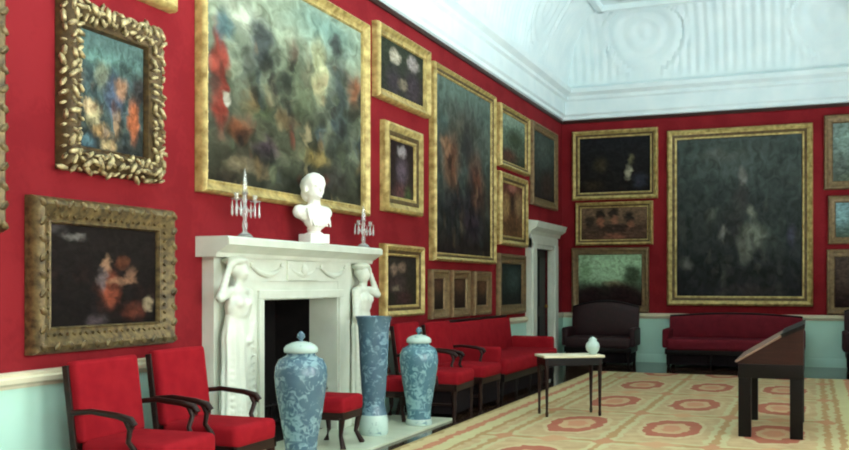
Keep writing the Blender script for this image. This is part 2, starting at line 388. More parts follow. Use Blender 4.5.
# white doorcase in the left wall
d = MB()
for y0, y1 in ((14.12, 14.42), (15.45, 15.76)):
    d.box(-.02, .09, y0, y1, 0, 2.02); d.box(.0, .12, y0+.05, y1-.05, .12, 1.95, .01); d.box(0, .12, y0-.02, y1+.02, 0, .12)
d.box(-.02, .09, 14.12, 15.76, DH, 2.1); d.box(0, .11, 14.16, 15.72, 1.93, 2.06, .01)
door = struct(d.build('door_1', M['marble'], None, None), 'white doorcase with a heavy cornice at the far end of the left wall')
MB().prism([(0, 2.08), (.1, 2.08), (.12, 2.13), (.2, 2.18), (.23, 2.27), (0, 2.3)], 14.04, 15.86).build('door_cornice', M['marble'], door, 30)
dl = MB(); dl.box(-.08, -.03, DY0, DY1, 0, DH)
for z0, z1 in ((.15, .8), (.95, 1.75)):
    for y0, y1 in ((DY0+.12, DY0+.48), (DY0+.56, DY1-.12)): dl.box(-.035, -.015, y0, y1, z0, z1, .008)
lf = dl.build('door_leaf', M['ebony'], door, None, 'dark wooden door leaf')
MB().ell((.0, DY1-.09, .95), (.03, .03, .03)).build('door_knob', M['brass'], lf, 180)

# carpet
m = MB(); m.box(1.0, 4.9, -2.2, 14.3, 0, .012); tag(m.build('carpet', M['carpet'], None, None), 'large cream carpet with rose octagons covering the gallery floor', 'carpet')

# ------------------------------------------------------------------ pictures
PICS={
 'sliver': ('L', (2.45, 3.9, 1.58, 3.6), 0.13, 'carved2', (70, 65, 55), (40, 36, 30), []),
 'ornate': ('L', (4.33, 5.24, 1.97, 2.98), 0.155, 'carved', (84, 108, 104), (46, 48, 46), [(0.425, 0.779, 0.575, 0.1, (96, 130, 122), 0.9), (0.425, 0.579, 0.608, 0.193, (58, 72, 76), 0.8), (0.358, 0.65, 0.117, 0.129, (120, 125, 105), 0.7), (0.542, 0.479, 0.142, 0.2, (74, 84, 104), 0.6), (0.225, 0.307, 0.117, 0.121, (165, 155, 120), 0.6), (0.842, 0.336, 0.092, 0.2, (170, 95, 60), 0.6), (0.642, 0.564, 0.1, 0.107, (140, 105, 80), 0.6), (0.158, 0.364, 0.075, 0.064, (185, 165, 130), 0.5), (0.358, 0.164, 0.15, 0.064, (150, 120, 80), 0.6), (0.108, 0.05, 0.142, 0.064, (70, 95, 105), 0.6), (0.942, 0.621, 0.133, 0.179, (50, 45, 45), 0.7), (0.458, 0.05, 0.117, 0.043, (170, 150, 110), 0.6), (0.708, 0.75, 0.167, 0.093, (60, 75, 72), 0.7)]),
 'high': ('L', (3.95, 5.39, 3.14, 3.95), 0.13, 'gilt', (120, 120, 100), (90, 80, 60), []),
 'dark': ('L', (4.1, 5.36, 0.91, 1.8), 0.15, 'carved2', (30, 24, 22), (20, 15, 14), [(0.219, 0.881, 0.104, 0.042, (120, 115, 110), 0.9), (0.073, 0.949, 0.083, 0.042, (70, 65, 65), 0.9), (0.51, 0.61, 0.047, 0.085, (150, 115, 90), 0.6), (0.542, 0.356, 0.104, 0.186, (120, 60, 42), 0.7), (0.646, 0.441, 0.141, 0.042, (150, 110, 85), 0.7), (0.469, 0.458, 0.047, 0.119, (95, 85, 85), 0.7), (0.74, 0.508, 0.057, 0.076, (130, 95, 75), 0.7), (0.917, 0.203, 0.057, 0.076, (140, 125, 100), 0.5), (0.417, 0.051, 0.109, 0.059, (70, 60, 62), 0.8), (0.781, 0.136, 0.12, 0.102, (90, 45, 32), 0.8), (0.656, 0.644, 0.063, 0.076, (80, 45, 30), 0.7)]),
 'big': ('L', (5.68, 8.42, 1.96, 3.82), 0.1, 'gilt', (150, 162, 140), (58, 58, 46), [(0.732, 0.916, 0.305, 0.133, (120, 150, 140), 0.9), (0.185, 0.777, 0.138, 0.084, (165, 172, 155), 0.9), (0.453, 0.313, 0.494, 0.271, (66, 68, 52), 0.9), (0.161, 0.157, 0.187, 0.226, (60, 56, 44), 0.9), (0.067, 0.464, 0.045, 0.211, (140, 52, 42), 0.5), (0.094, 0.675, 0.041, 0.078, (82, 108, 112), 0.6), (0.299, 0.681, 0.077, 0.133, (62, 68, 70), 0.6), (0.224, 0.584, 0.045, 0.072, (90, 95, 85), 0.6), (0.52, 0.584, 0.175, 0.142, (96, 104, 82), 0.8), (0.673, 0.669, 0.051, 0.16, (168, 170, 132), 0.6), (0.594, 0.633, 0.035, 0.105, (120, 118, 95), 0.7), (0.827, 0.536, 0.096, 0.331, (56, 64, 64), 0.7), (0.795, 0.855, 0.047, 0.054, (60, 62, 60), 0.6), (0.646, 0.223, 0.1, 0.057, (128, 112, 66), 0.6), (0.11, 0.38, 0.03, 0.021, (185, 180, 165), 0.5), (0.169, 0.259, 0.065, 0.063, (112, 66, 44), 0.7), (0.283, 0.38, 0.081, 0.057, (80, 90, 62), 0.7), (0.421, 0.018, 0.451, 0.087, (46, 48, 40), 0.9), (0.453, 0.361, 0.077, 0.048, (100, 85, 62), 0.6), (0.331, 0.187, 0.071, 0.048, (88, 70, 80), 0.6), (0.299, 0.09, 0.069, 0.033, (95, 82, 60), 0.6), (0.106, 0.012, 0.094, 0.072, (52, 44, 36), 0.8), (0.772, 0.114, 0.138, 0.108, (50, 48, 46), 0.8), (0.949, 0.657, 0.051, 0.114, (120, 70, 45), 0.7), (0.213, 0.096, 0.112, 0.036, (110, 100, 80), 0.8), (0.551, 0.464, 0.069, 0.084, (84, 92, 70), 0.7)]),
 'double': ('L', (8.62, 10.02, 3.17, 3.92), 0.11, 'gilt', (52, 58, 46), (44, 44, 36), [(0.347, 0.736, 0.11, 0.142, (190, 180, 160), 0.5), (0.754, 0.774, 0.123, 0.16, (165, 155, 150), 0.5), (0.322, 0.264, 0.174, 0.311, (60, 52, 58), 0.7), (0.754, 0.302, 0.216, 0.368, (62, 52, 60), 0.7), (0.525, 0.264, 0.114, 0.123, (110, 100, 85), 0.6), (0.881, 1.038, 0.195, 0.208, (40, 48, 38), 0.8)]),
 'standing': ('L', (8.81, 9.8, 2.05, 2.97), 0.17, 'gilt', (38, 28, 28), (48, 36, 32), [(0.523, 0.828, 0.169, 0.112, (150, 140, 140), 0.5), (0.523, 0.466, 0.246, 0.25, (92, 78, 88), 0.7), (0.523, 0.052, 0.377, 0.224, (88, 58, 58), 0.7), (0.769, 0.069, 0.169, 0.181, (62, 74, 46), 0.7)]),
 'brownfig': ('L', (8.79, 9.83, 0.97, 1.72), 0.12, 'gilt', (44, 38, 34), (36, 34, 26), [(0.25, 0.725, 0.125, 0.127, (125, 105, 90), 0.6), (0.513, 0.765, 0.137, 0.118, (115, 95, 80), 0.6), (0.375, 0.412, 0.325, 0.196, (66, 52, 50), 0.7), (0.313, 0.353, 0.1, 0.078, (110, 100, 85), 0.6), (0.575, 0.137, 0.269, 0.167, (60, 36, 38), 0.7)]),
 'tall': ('L', (10.15, 12.42, 1.58, 3.85), 0.1, 'gilt', (88, 104, 96), (34, 28, 28), [(0.425, 0.976, 0.459, 0.106, (98, 116, 106), 0.9), (0.478, 0.744, 0.466, 0.181, (70, 66, 56), 0.9), (0.271, 0.541, 0.15, 0.164, (112, 74, 52), 0.7), (0.188, 0.618, 0.08, 0.046, (140, 105, 80), 0.6), (0.57, 0.638, 0.128, 0.184, (48, 48, 48), 0.7), (0.72, 0.44, 0.155, 0.188, (92, 56, 42), 0.7), (0.425, 0.261, 0.425, 0.155, (36, 32, 36), 0.8), (0.662, 0.188, 0.227, 0.099, (46, 36, 46), 0.8), (0.155, 0.754, 0.097, 0.058, (66, 80, 74), 0.8)]),
 'landscapetop': ('L', (12.65, 14.1, 2.95, 3.82), 0.1, 'gilt', (120, 140, 124), (50, 56, 40), [(0.408, 0.97, 0.476, 0.216, (130, 150, 132), 0.9), (0.608, 0.552, 0.412, 0.261, (50, 58, 38), 0.8), (0.328, 0.149, 0.392, 0.172, (84, 50, 40), 0.8)]),
 'redfig': ('L', (12.65, 14.0, 1.86, 2.88), 0.14, 'gilt', (90, 46, 40), (110, 80, 50), [(0.533, 1.108, 0.421, 0.115, (150, 66, 62), 0.7), (0.533, 0.946, 0.187, 0.095, (165, 110, 95), 0.6), (0.533, 0.622, 0.234, 0.236, (48, 34, 30), 0.7), (0.252, 0.581, 0.182, 0.264, (150, 120, 80), 0.7), (0.813, 0.649, 0.192, 0.284, (140, 112, 80), 0.7), (0.533, 0.162, 0.379, 0.236, (74, 50, 36), 0.8)]),
 'corner': ('L', (14.34, 15.9, 2.55, 3.85), 0.13, 'dullgilt', (62, 74, 68), (44, 40, 38), [(0.477, 0.769, 0.385, 0.308, (76, 84, 78), 0.8), (0.623, 0.24, 0.296, 0.221, (60, 44, 40), 0.8)]),
 'smalla': ('L', (10.11, 10.65, 0.91, 1.48), 0.11, 'dullgilt', (58, 46, 36), (34, 28, 22), [(0.5, 0.8, 0.406, 0.257, (84, 58, 44), 0.7)]),
 'smallb': ('L', (10.77, 11.42, 0.91, 1.48), 0.11, 'dullgilt', (62, 48, 38), (36, 28, 24), [(0.512, 0.8, 0.419, 0.286, (92, 66, 50), 0.7)]),
 'smallc': ('L', (11.6, 12.28, 0.91, 1.48), 0.13, 'dullgilt', (62, 48, 38), (36, 28, 24), [(0.619, 0.806, 0.393, 0.387, (96, 66, 46), 0.7)]),
 'lowdark': ('L', (12.65, 13.95, 0.88, 1.74), 0.14, 'dullgilt', (40, 50, 48), (34, 36, 34), [(0.608, 0.603, 0.348, 0.302, (64, 78, 74), 0.8)]),
 'bleft': ('B', (0.19, 1.65, 2.76, 3.95), 0.13, 'gilt', (26, 26, 28), (24, 20, 18), [(0.692, 0.355, 0.054, 0.124, (140, 135, 115), 0.7), (0.725, 0.57, 0.042, 0.108, (90, 86, 62), 0.8), (0.3, 0.505, 0.113, 0.145, (56, 50, 36), 0.8), (0.183, 0.14, 0.171, 0.108, (44, 36, 26), 0.8), (0.858, 0.194, 0.113, 0.145, (44, 46, 56), 0.8)]),
 'bmid': ('B', (0.25, 1.57, 1.98, 2.72), 0.1, 'gilt', (104, 84, 64), (72, 50, 40), [(0.295, 0.778, 0.076, 0.185, (22, 20, 20), 0.5), (0.491, 0.833, 0.076, 0.185, (24, 20, 20), 0.5), (0.732, 0.685, 0.071, 0.185, (22, 20, 20), 0.5), (0.134, 0.556, 0.076, 0.194, (38, 32, 28), 0.6), (0.518, 0.352, 0.455, 0.157, (44, 34, 30), 0.7), (0.295, 0.556, 0.058, 0.167, (130, 84, 64), 0.6), (0.509, 0.611, 0.058, 0.13, (134, 90, 70), 0.6), (0.75, 0.463, 0.058, 0.12, (120, 80, 60), 0.6), (0.518, 0.093, 0.183, 0.12, (120, 76, 62), 0.8)]),
 'bland': ('B', (0.18, 1.5, 0.83, 1.94), 0.12, 'dullgilt', (128, 156, 124), (34, 20, 20), [(0.509, 0.736, 0.634, 0.236, (150, 182, 148), 0.4), (0.852, 0.598, 0.157, 0.195, (44, 52, 34), 0.6), (0.537, 0.425, 0.157, 0.08, (130, 120, 92), 0.8), (0.185, 0.207, 0.194, 0.195, (40, 24, 24), 0.7), (0.694, 0.207, 0.25, 0.23, (52, 22, 24), 0.7), (0.472, 0.103, 0.694, 0.293, (30, 16, 18), 0.4), (0.111, 0.701, 0.097, 0.241, (110, 140, 104), 0.9)]),
 'rider': ('B', (1.8, 4.06, 0.96, 3.87), 0.16, 'gilt', (58, 66, 62), (36, 36, 38), [(0.515, 0.853, 0.399, 0.176, (66, 74, 70), 0.9), (0.356, 0.892, 0.242, 0.05, (76, 80, 74), 0.9), (0.531, 0.741, 0.041, 0.064, (112, 110, 104), 0.7), (0.526, 0.602, 0.07, 0.1, (60, 58, 56), 0.7), (0.613, 0.525, 0.049, 0.05, (110, 112, 100), 0.7), (0.613, 0.375, 0.119, 0.087, (122, 126, 112), 0.8), (0.557, 0.29, 0.064, 0.075, (96, 98, 88), 0.8), (0.371, 0.405, 0.046, 0.05, (112, 110, 104), 0.7), (0.289, 0.521, 0.049, 0.037, (80, 82, 76), 0.7), (0.077, 0.216, 0.057, 0.044, (84, 84, 80), 0.7), (0.474, 0.417, 0.064, 0.137, (44, 44, 44), 0.7), (0.799, 0.378, 0.108, 0.135, (52, 60, 56), 0.9), (0.923, 0.359, 0.046, 0.062, (78, 74, 92), 0.8), (0.753, 0.568, 0.157, 0.125, (50, 56, 54), 0.9), (0.515, 0.131, 0.399, 0.062, (40, 40, 40), 0.9), (0.593, 0.039, 0.317, 0.039, (54, 50, 50), 0.9)]),
 'rtop': ('B', (4.22, 5.68, 2.8, 3.97), 0.13, 'dullgilt', (100, 114, 108), (78, 86, 78), [(0.142, 0.703, 0.167, 0.275, (124, 146, 136), 0.9), (0.208, 0.044, 0.188, 0.137, (78, 88, 74), 0.9)]),
 'rmid': ('B', (4.28, 5.6, 1.94, 2.7), 0.11, 'dullgilt', (98, 124, 126), (70, 84, 74), [(0.082, 0.648, 0.105, 0.343, (124, 158, 160), 0.9)]),
 'rlow': ('B', (4.26, 5.6, 0.83, 1.86), 0.12, 'dullgilt', (62, 52, 46), (40, 26, 26), [(0.091, 0.646, 0.105, 0.399, (74, 60, 52), 0.9)]),
}

LABEL = {
 'sliver': 'gilt picture frame cut off by the left edge of the photo',
 'ornate': 'picture of blue-robed figures in a deeply carved pierced gilt frame',
 'high': 'picture whose bright gilt frame shows only a corner above the pierced carved frame',
 'dark': 'very dark picture with lit figures in a carved frame above the red armchairs',
 'big': 'huge pale crowded figure picture in gilt frame above the fireplace bust',
 'double': 'small gilt framed dark picture with two pale faces close under the cornice',
 'standing': 'narrow gilt framed picture of one standing figure below the two pale faces',
 'brownfig': 'small brown figure picture hung low just right of the mantelpiece',
 'tall': 'tall dark gilt framed picture above the row of three little portraits',
 'landscapetop': 'gilt framed landscape with pale sky high on left wall beside the tall picture',
 'redfig': 'gilt framed picture with a red patch on top, under the pale-sky landscape',
 'corner': 'dim upright picture over the white doorcase beside the room corner',
 'smalla': 'little portrait nearest the fireplace, of three in a row under the tall picture',
 'smallb': 'little portrait in the middle of the row of three under the tall picture',
 'smallc': 'little portrait nearest the doorcase, of three in a row under the tall picture',
 'lowdark': 'dark blue-green upright picture beside the doorcase, just above the sofa',
 'bleft': 'almost black picture at the top left of the back wall',
 'bmid': 'brown picture of a row of dark heads, in the middle left of the back wall',
 'bland': 'landscape with pale green sky low on the back wall behind the maroon settee',
 'rider': 'very large dark picture with pale central figures on the back wall above the sofa',
 'rtop': 'grey-green picture at the top right edge of the back wall',
 'rmid': 'small pale blue picture at the right edge of the back wall, under the grey-green one',
 'rlow': 'dark brown picture low at the right edge of the back wall',
}
PROFS = {'gilt': [(0, 0), (0, .05), (.06, .075), (.22, .09), (.38, .075), (.5, .06), (.62, .05), (.78, .045), (.86, .05), (.95, .045), (1, .03), (1, .02)],
 'dullgilt': [(0, 0), (0, .045), (.1, .065), (.3, .07), (.5, .05), (.8, .04), (.9, .045), (1, .03), (1, .02)],
 'carved': [(0, 0), (.05, .04), (.2, .08), (.4, .1), (.6, .085), (.75, .06), (.88, .055), (.94, .06), (1, .04), (1, .02)],
 'carved2': [(0, 0), (0, .05), (.1, .08), (.3, .1), (.5, .085), (.7, .06), (.88, .05), (.94, .055), (1, .04), (1, .02)]}
# small loose figures brushed into the crowded canvases: how high they reach, palette, scale, opacity
FIGS = {'big': (.85, ((44, 42, 34), (40, 40, 34), (60, 64, 50), (112, 92, 62), (44, 46, 40), (138, 126, 96), (60, 72, 78), (46, 40, 34), (98, 56, 44), (36, 34, 32), (78, 84, 66)), 6.5, .85),
        'ornate': (.7, ((40, 42, 44), (58, 66, 74), (150, 120, 88), (96, 62, 44), (52, 50, 46), (70, 84, 84)), 4, .6),
        'tall': (.75, ((30, 26, 28), (64, 44, 36), (84, 70, 56), (36, 34, 40), (44, 48, 46)), 5, .6),
        'rider': (.75, ((34, 36, 36), (60, 62, 58), (46, 50, 46), (72, 72, 66), (30, 32, 34)), 6, .5),
        'dark': (.7, ((22, 16, 16), (44, 28, 24), (26, 20, 20), (30, 24, 24)), 5, .5),
        'bmid': (.6, ((40, 32, 28), (90, 62, 48), (60, 44, 36)), 6, .4)}
def picture(key):
    wall, (a0, a1, z0, z1), fw, style, ct, cb, blobs = PICS[key]
    ac = (a0+a1)/2
    root = thing('framed_picture', (0.003, ac, z0) if wall == 'L' else (ac, YB-.003, z0), LABEL[key], 'picture', 'framed pictures hung on the red walls')
    mp = (lambda a, n, z: Vector((n, a-ac, z-z0))) if wall == 'L' else (lambda a, n, z: Vector((a-ac, -n, z-z0)))
    m = MB(); prof = PROFS[style]; rings = []
    for t, dd in prof:
        i = t*fw; rings.append([m.bm.verts.new(mp(a, dd, z)) for a, z in ((a0+i, z0+i), (a1-i, z0+i), (a1-i, z1-i), (a0+i, z1-i))])
    for p, q in zip(rings, rings[1:]):
        for j in range(4): m.bm.faces.new((p[j], p[(j+1) % 4], q[(j+1) % 4], q[j]))
    rnd = random.Random(key)
    def side_pts(ins, step):
        out = []
        for (p, q) in (((a0+ins, z0+ins), (a1-ins, z0+ins)), ((a1-ins, z0+ins), (a1-ins, z1-ins)), ((a1-ins, z1-ins), (a0+ins, z1-ins)), ((a0+ins, z1-ins), (a0+ins, z0+ins))):
            n = max(2, int(math.hypot(q[0]-p[0], q[1]-p[1])/step))
            for j in range(n): out.append((p[0]+(q[0]-p[0])*j/n, p[1]+(q[1]-p[1])*j/n, j % 2))
        return out
    if style == 'carved':                       # scrolling leaves that break the outline
        cv = MB()
        for ins, step, r, n0 in ((.012, .06, .027, .05), (fw*.35, .055, .028, .09), (fw*.68, .045, .02, .08)):
            for a, z, odd in side_pts(ins, step):
                s = r*rnd.uniform(.6, 1.5); tw = rnd.uniform(0, PI)
                cv.ell(mp(a+rnd.uniform(-.01, .01), n0+.012*odd, z+rnd.uniform(-.01, .01)), (.022, s*1.5, s*.5) if wall == 'L' else (s*1.5, .022, s*.5), Matrix.Rotation(tw, 4, 'X' if wall == 'L' else 'Y'), 1)
    elif style == 'carved2':
        for ins, step, r, n0 in ((fw*.28, .1, .036, .095), (fw*.7, .05, .016, .06)):
            for a, z, odd in side_pts(ins, step): m.ell(mp(a, n0, z), (.018, r, r*.6) , Matrix.Rotation(.8 if odd else -.8, 4, 'X'), 1)
    elif style == 'gilt' and fw >= .1:          # ribbon of beads on the inner edge
        for a, z, odd in side_pts(fw*.86, .07): m.ell(mp(a, .045, z), (.008, .014, .014) if wall == 'L' else (.014, .008, .014), None, 1)
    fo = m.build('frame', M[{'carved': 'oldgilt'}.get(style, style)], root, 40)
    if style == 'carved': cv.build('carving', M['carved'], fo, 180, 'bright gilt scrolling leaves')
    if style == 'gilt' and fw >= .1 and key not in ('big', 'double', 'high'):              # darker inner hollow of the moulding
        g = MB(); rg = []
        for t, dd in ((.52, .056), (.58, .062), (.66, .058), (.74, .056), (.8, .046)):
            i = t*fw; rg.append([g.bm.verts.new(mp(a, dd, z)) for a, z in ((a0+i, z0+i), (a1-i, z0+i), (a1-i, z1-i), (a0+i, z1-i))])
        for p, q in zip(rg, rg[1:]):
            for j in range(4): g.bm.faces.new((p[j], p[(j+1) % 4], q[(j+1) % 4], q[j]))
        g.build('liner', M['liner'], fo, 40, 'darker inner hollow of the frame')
    c = MB(); i = fw*.97
    vs = [c.bm.verts.new(mp(a, .024, z)) for a, z in ((a0+i, z0+i), (a1-i, z0+i), (a1-i, z1-i), (a0+i, z1-i))]
    vb = [c.bm.verts.new(mp(a, .002, z)) for a, z in ((a0+i, z0+i), (a1-i, z0+i), (a1-i, z1-i), (a0+i, z1-i))]
    c.bm.faces.new(vs)
    for j in range(4): c.bm.faces.new((vs[j], vb[j], vb[(j+1) % 4], vs[(j+1) % 4]))
    uvl = c.bm.loops.layers.uv.new('UVMap'); pos = {v: u for v, u in zip(vs+vb, ((0, 0), (1, 0), (1, 1), (0, 1))*2)}
    for fc in c.bm.faces:
        for lp in fc.loops: lp[uvl].uv = pos[lp.vert]
    c.build('canvas', paint('oil_painting', ct, cb, blobs, GAIN[wall], CROWD.get(key, .25), FIGS.get(key)), root, None)
CROWD = {'big': .5, 'ornate': .6, 'tall': .45, 'dark': .2, 'bland': 0}
GAIN = {'L': .95, 'B': 1.25}
for key in PICS: picture(key)
# ------------------------------------------------------------------ fireplace
fp = thing('fireplace', (0, 6.93, 0), 'white marble chimneypiece with carved figures around a dark hearth opening', 'fireplace')
P = lambda m, n, mat, sm=35, par=fp: m.build(n, M[mat], par, sm)
OY = 6.93
y = lambda v: v-OY
for y0, y1 in ((5.77, 6.07), (7.86, 8.18)): P(MB().box(.001, .1, y(y0), y(y1), .02, 1.5), 'pilaster', 'marble', None)
for y0, y1, inn in ((6.07, 6.35, 1), (7.62, 7.86, -1)):
    m = MB(); m.box(.001, .14, y(y0), y(y1), .02, 1.33)
    ri = (y1-.001, y1+.012) if inn == 1 else (y0-.012, y0+.001); m.box(-.14, .14, y(ri[0]), y(ri[1]), .02, FH)
    ye = y1 if inn == 1 else y0; m.box(.13, .165, y(ye)-(.07 if inn == 1 else 0), y(ye)+(0 if inn == 1 else .07), .16, FH, .008)
    m.box(0, .17, y(y0)+.01, y(y1)-.01, .02, .16, .008); P(m, 'jamb', 'marble', None)
m = MB(); m.box(.001, .139, y(6.351), y(7.619), FH, 1.329); m.box(-.14, .0, y(6.362), y(7.608), FH-.012, FH); m.box(.13, .165, y(6.28), y(7.69), FH, FH+.07, .008); P(m, 'lintel', 'marble', None)
m = MB(); m.box(.001, .15, y(6.071), y(7.859), 1.33, 1.50); m.box(.14, .17, y(6.7), y(7.2), 1.335, 1.495, .008)
for c in (6.4, 6.95, 7.5):                      # carved swags and a central mask
    pts = [(.16, y(c)+d, 1.44-.06*(1-(d/.22)**2)) for d in [-.22+.44*i/10 for i in range(11)]]
    m.tube(pts, [.012+.014*(1-abs(i-5)/5) for i in range(11)])
    for s in (-.22, .22): m.ell((.16, y(c)+s, 1.45), (.02, .03, .03), None, 1)
m.ell((.175, y(6.95), 1.42), (.025, .045, .055)); P(m, 'frieze', 'marble')
m = MB(); sh = [(0, 1.50), (.17, 1.50), (.18, 1.53), (.21, 1.545), (.255, 1.575), (.28, 1.585), (.28, 1.63), (.265, 1.645), (0, 1.645)]
m.prism(sh, y(5.69), y(8.27)); P(m, 'mantel_shelf', 'marble', 30)
m = MB()                                         # sooty fire recess in the wall
for b in ((-.55, -.5, 6.3, 7.67, 0, 1.24), (-.55, -.14, 6.3, 6.352, 0, 1.24), (-.55, -.14, 7.618, 7.67, 0, 1.24), (-.55, -.14, 6.3, 7.67, FH-.002, 1.24), (-.55, -.0, 6.352, 7.618, .0, .021)):
    m.box(b[0], b[1], y(b[2]), y(b[3]), b[4], b[5])
P(m, 'firebox', 'iron', None)
m = MB()
for i in range(9): m.tube([(-.3, y(6.7)+i*.07, .12), (-.22, y(6.7)+i*.07, .12), (-.2, y(6.7)+i*.07, .3)], .01, 6)
for z in (.14, .28): m.tube([(-.2, y(6.66), z), (-.2, y(7.3), z)], .012, 6)
for yy in (6.66, 7.3): m.tube([(-.2, y(yy), .021), (-.2, y(yy), .42)], .018, 8); m.ell((-.2, y(yy), .45), (.035, .035, .04))
P(m, 'grate', 'iron')
struct(MB().box(.0, .84, 5.6, 8.66, 0.0, .022, .004).build('trim_17', M['stone'], None, None), 'pale stone hearth slab let into the floor')
# carved supporting figures: draped, one arm raised to the shelf
def figure(s, yc):
    def fill(m):
        m.lathe([(.12, .14), (.135, .2), (.125, .5), (.115, .75), (.12, .92), (.1, 1.02), (.09, 1.08)], 48, Matrix.Translation((.18, 0, 0)) @ Matrix.Diagonal((.62, 1.15, 1, 1)), lambda a, z: .11*math.sin(11*a+3*z)*(1 if z < .95 else .3))
        m.ell((.19, 0, 1.14), (.075, .115, .12)); m.ell((.235, .045, 1.17), (.04, .045, .045)); m.ell((.235, -.045, 1.17), (.04, .045, .045))
        m.ell((.185, 0, 1.255), (.055, .12, .045)); limb(m, (.19, 0, 1.26), (.2, 0, 1.33), .04, .037, 4)
        m.ell((.205, -.012*s, 1.39), (.062, .055, .075)); m.ell((.17, 0, 1.415), (.062, .068, .062)); m.ell((.262, -.012*s, 1.385), (.012, .01, .018))
        limb(m, (.19, .11*s, 1.25), (.22, .215*s, 1.21), .042, .036); limb(m, (.22, .215*s, 1.21), (.2, .1*s, 1.43), .034, .026); m.ell((.2, .085*s, 1.45), (.03, .035, .025))
        limb(m, (.19, -.11*s, 1.24), (.21, -.14*s, 1.02), .042, .035); limb(m, (.21, -.14*s, 1.02), (.25, -.05*s, .9), .034, .026); m.ell((.25, -.035*s, .89), (.03, .035, .025))
        for i in range(5): limb(m, (.24-.01*i, (-.1+.05*i)*s, 1.0-.02*i), (.25, (-.11+.055*i)*s, .3), .014, .022, 14)
        m.box(.02, .29, -.155, .155, .03, .16); m.ell((.17, 0, 1.475), (.09, .1, .035))
    o = sculpt(fill, 'carved_figure', M['marble'], .011, 3, fp); o.location = (0, y(yc), 0)
    for v in o.data.vertices: v.co.y *= 1.22
    return o
figure(-1, 5.94)['label'] = 'marble figure with raised arm at left jamb'
figure(1, 8.02)['label'] = 'marble figure with raised arm at right jamb'

# ------------------------------------------------------------------ bust and crystal on the shelf
bz = 1.645
def bfill(m):
    m.ell((.0, 0, .235), (.085, .175, .085)); m.ell((.02, 0, .19), (.075, .12, .09)); m.ell((-.02, .13, .25), (.06, .065, .06)); m.ell((-.02, -.13, .25), (.06, .065, .06))
    limb(m, (0, 0, .28), (.012, -.01, .36), .056, .05, 5)
    m.ell((.02, -.015, .435), (.085, .077, .1)); m.ell((-.015, -.01, .462), (.1, .097, .098)); m.ell((.05, -.018, .40), (.052, .052, .055)); m.ell((-.05, -.01, .40), (.06, .075, .07)); m.ell((.01, -.012, .478), (.1, .094, .092))
    m.ell((.11, -.022, .425), (.018, .012, .022)); m.ell((.094, -.02, .388), (.016, .024, .008)); m.ell((.094, -.02, .368), (.02, .02, .014))
    for s in (-1, 1): m.ell((.094, -.02+s*.03, .455), (.018, .02, .008)); m.ell((.01, -.012+s*.092, .425), (.02, .012, .03))
    for i in range(7): limb(m, (.07-.005*i, -.13+.04*i, .27), (.08, -.1+.034*i, .14), .014, .01, 8)
    limb(m, (0, 0, .19), (0, 0, .1), .07, .05, 5)
bu = thing('marble_bust', (.2, 7.07, bz), 'white marble portrait bust standing on the mantel shelf', 'bust', None, -.35); bu.scale = (1.04, 1.04, 1.04)
sculpt(bfill, 'head_and_shoulders', M['bust'], .0075, 3, bu)
MB().box(-.075, .075, -.1, .1, 0, .075, .006).lathe([(.07, .074), (.075, .08), (.06, .088), (.05, .095), (.06, .115), (.04, .13)], 32).build('socle', M['bust'], bu, 35)
def lustre(loc, h, label, s):
    t = thing('crystal_candelabrum', loc, label, 'candelabrum', 'crystal candelabra on the mantel shelf')
    MB().lathe([(.055, 0), (.06, .012), (.045, .03), (.018, .045), (.015, .06)], 24).build('base', M['crystal'], t, 35)
    MB().lathe([(.014, .06), (.022, .1*s), (.012, .14*s), (.028, .2*s), (.012, .25*s), (.02, .28*s), (.014, h*.62), (.03, h*.64), (.012, h*.66)], 16).build('stem', M['crystal'], t, 40)
    MB().lathe([(.026, h*.66), (.022, h*.7), (.012, h*.92), (.002, h)], 4).build('spire', M['crystal'], t, None)
    for sg in (-1, 1):
        pts = [(0, 0, h*.45), (.01, .06*sg, h*.38), (.01, .11*sg, h*.42), (.01, .125*sg, h*.52)]
        a = MB().tube(pts, .008, 8).build('arm', M['crystal'], t, 60)
        MB().lathe([(.012, h*.52), (.042, h*.535), (.044, h*.545), (.014, h*.55), (.018, h*.63), (.014, h*.63)], 16, Matrix.Translation((.01, .125*sg, 0))).build('candle_cup', M['crystal'], a, 40)
        dm = MB()
        for i in range(6): an = i*PI/3; dm.lathe([(.002, h*.3), (.009, h*.33), (.006, h*.47), (.001, h*.52)], 6, Matrix.Translation((.01+.036*math.cos(an), .125*sg+.036*math.sin(an), 0)))
        dm.build('pendant_drops', M['crystal'], a, None)
    return t
lustre((.16, 6.08, bz), .52, 'tall crystal candelabrum with a spire, at the left end of the mantel shelf', 1)
lustre((.16, 8.10, bz), .40, 'shorter crystal candelabrum at the right end of the mantel shelf', .8)

# ------------------------------------------------------------------ porcelain
HZ = .022
def covered_jar(loc, h, r, mat, label):
    t = thing('covered_jar', loc, label, 'vase', 'covered porcelain jars on the hearth')
    q = h/.95
    MB().lathe([(r*.62, 0), (r*.66, .02*q), (r*.62, .06*q), (r*.6, .1*q), (r*.66, .2*q), (r*.82, .38*q), (r*.96, .55*q), (r, .64*q), (r*.97, .71*q), (r*.84, .765*q), (r*.6, .79*q), (r*.54, .80*q), (r*.54, .83*q)], 48).build('jar_body', mat, t, 60)
    MB().lathe([(r*.66, 0), (r*.68, .005*q), (r*.68, .035*q), (r*.64, .06*q)], 48).build('foot', M['palebase'], t, 60, 'pale unpainted foot')
    ld = MB().lathe([(r*.6, .815*q), (r*.64, .822*q), (r*.64, .85*q), (r*.56, .87*q), (r*.36, .89*q), (r*.14, .90*q)], 48).build('lid', M['palebase'], t, 60, 'pale domed lid')
    MB().lathe([(r*.1, .89*q), (r*.07, .91*q), (r*.16, .93*q), (r*.13, .955*q), (r*.03, .975*q)], 20).build('knob', mat, ld, 60)
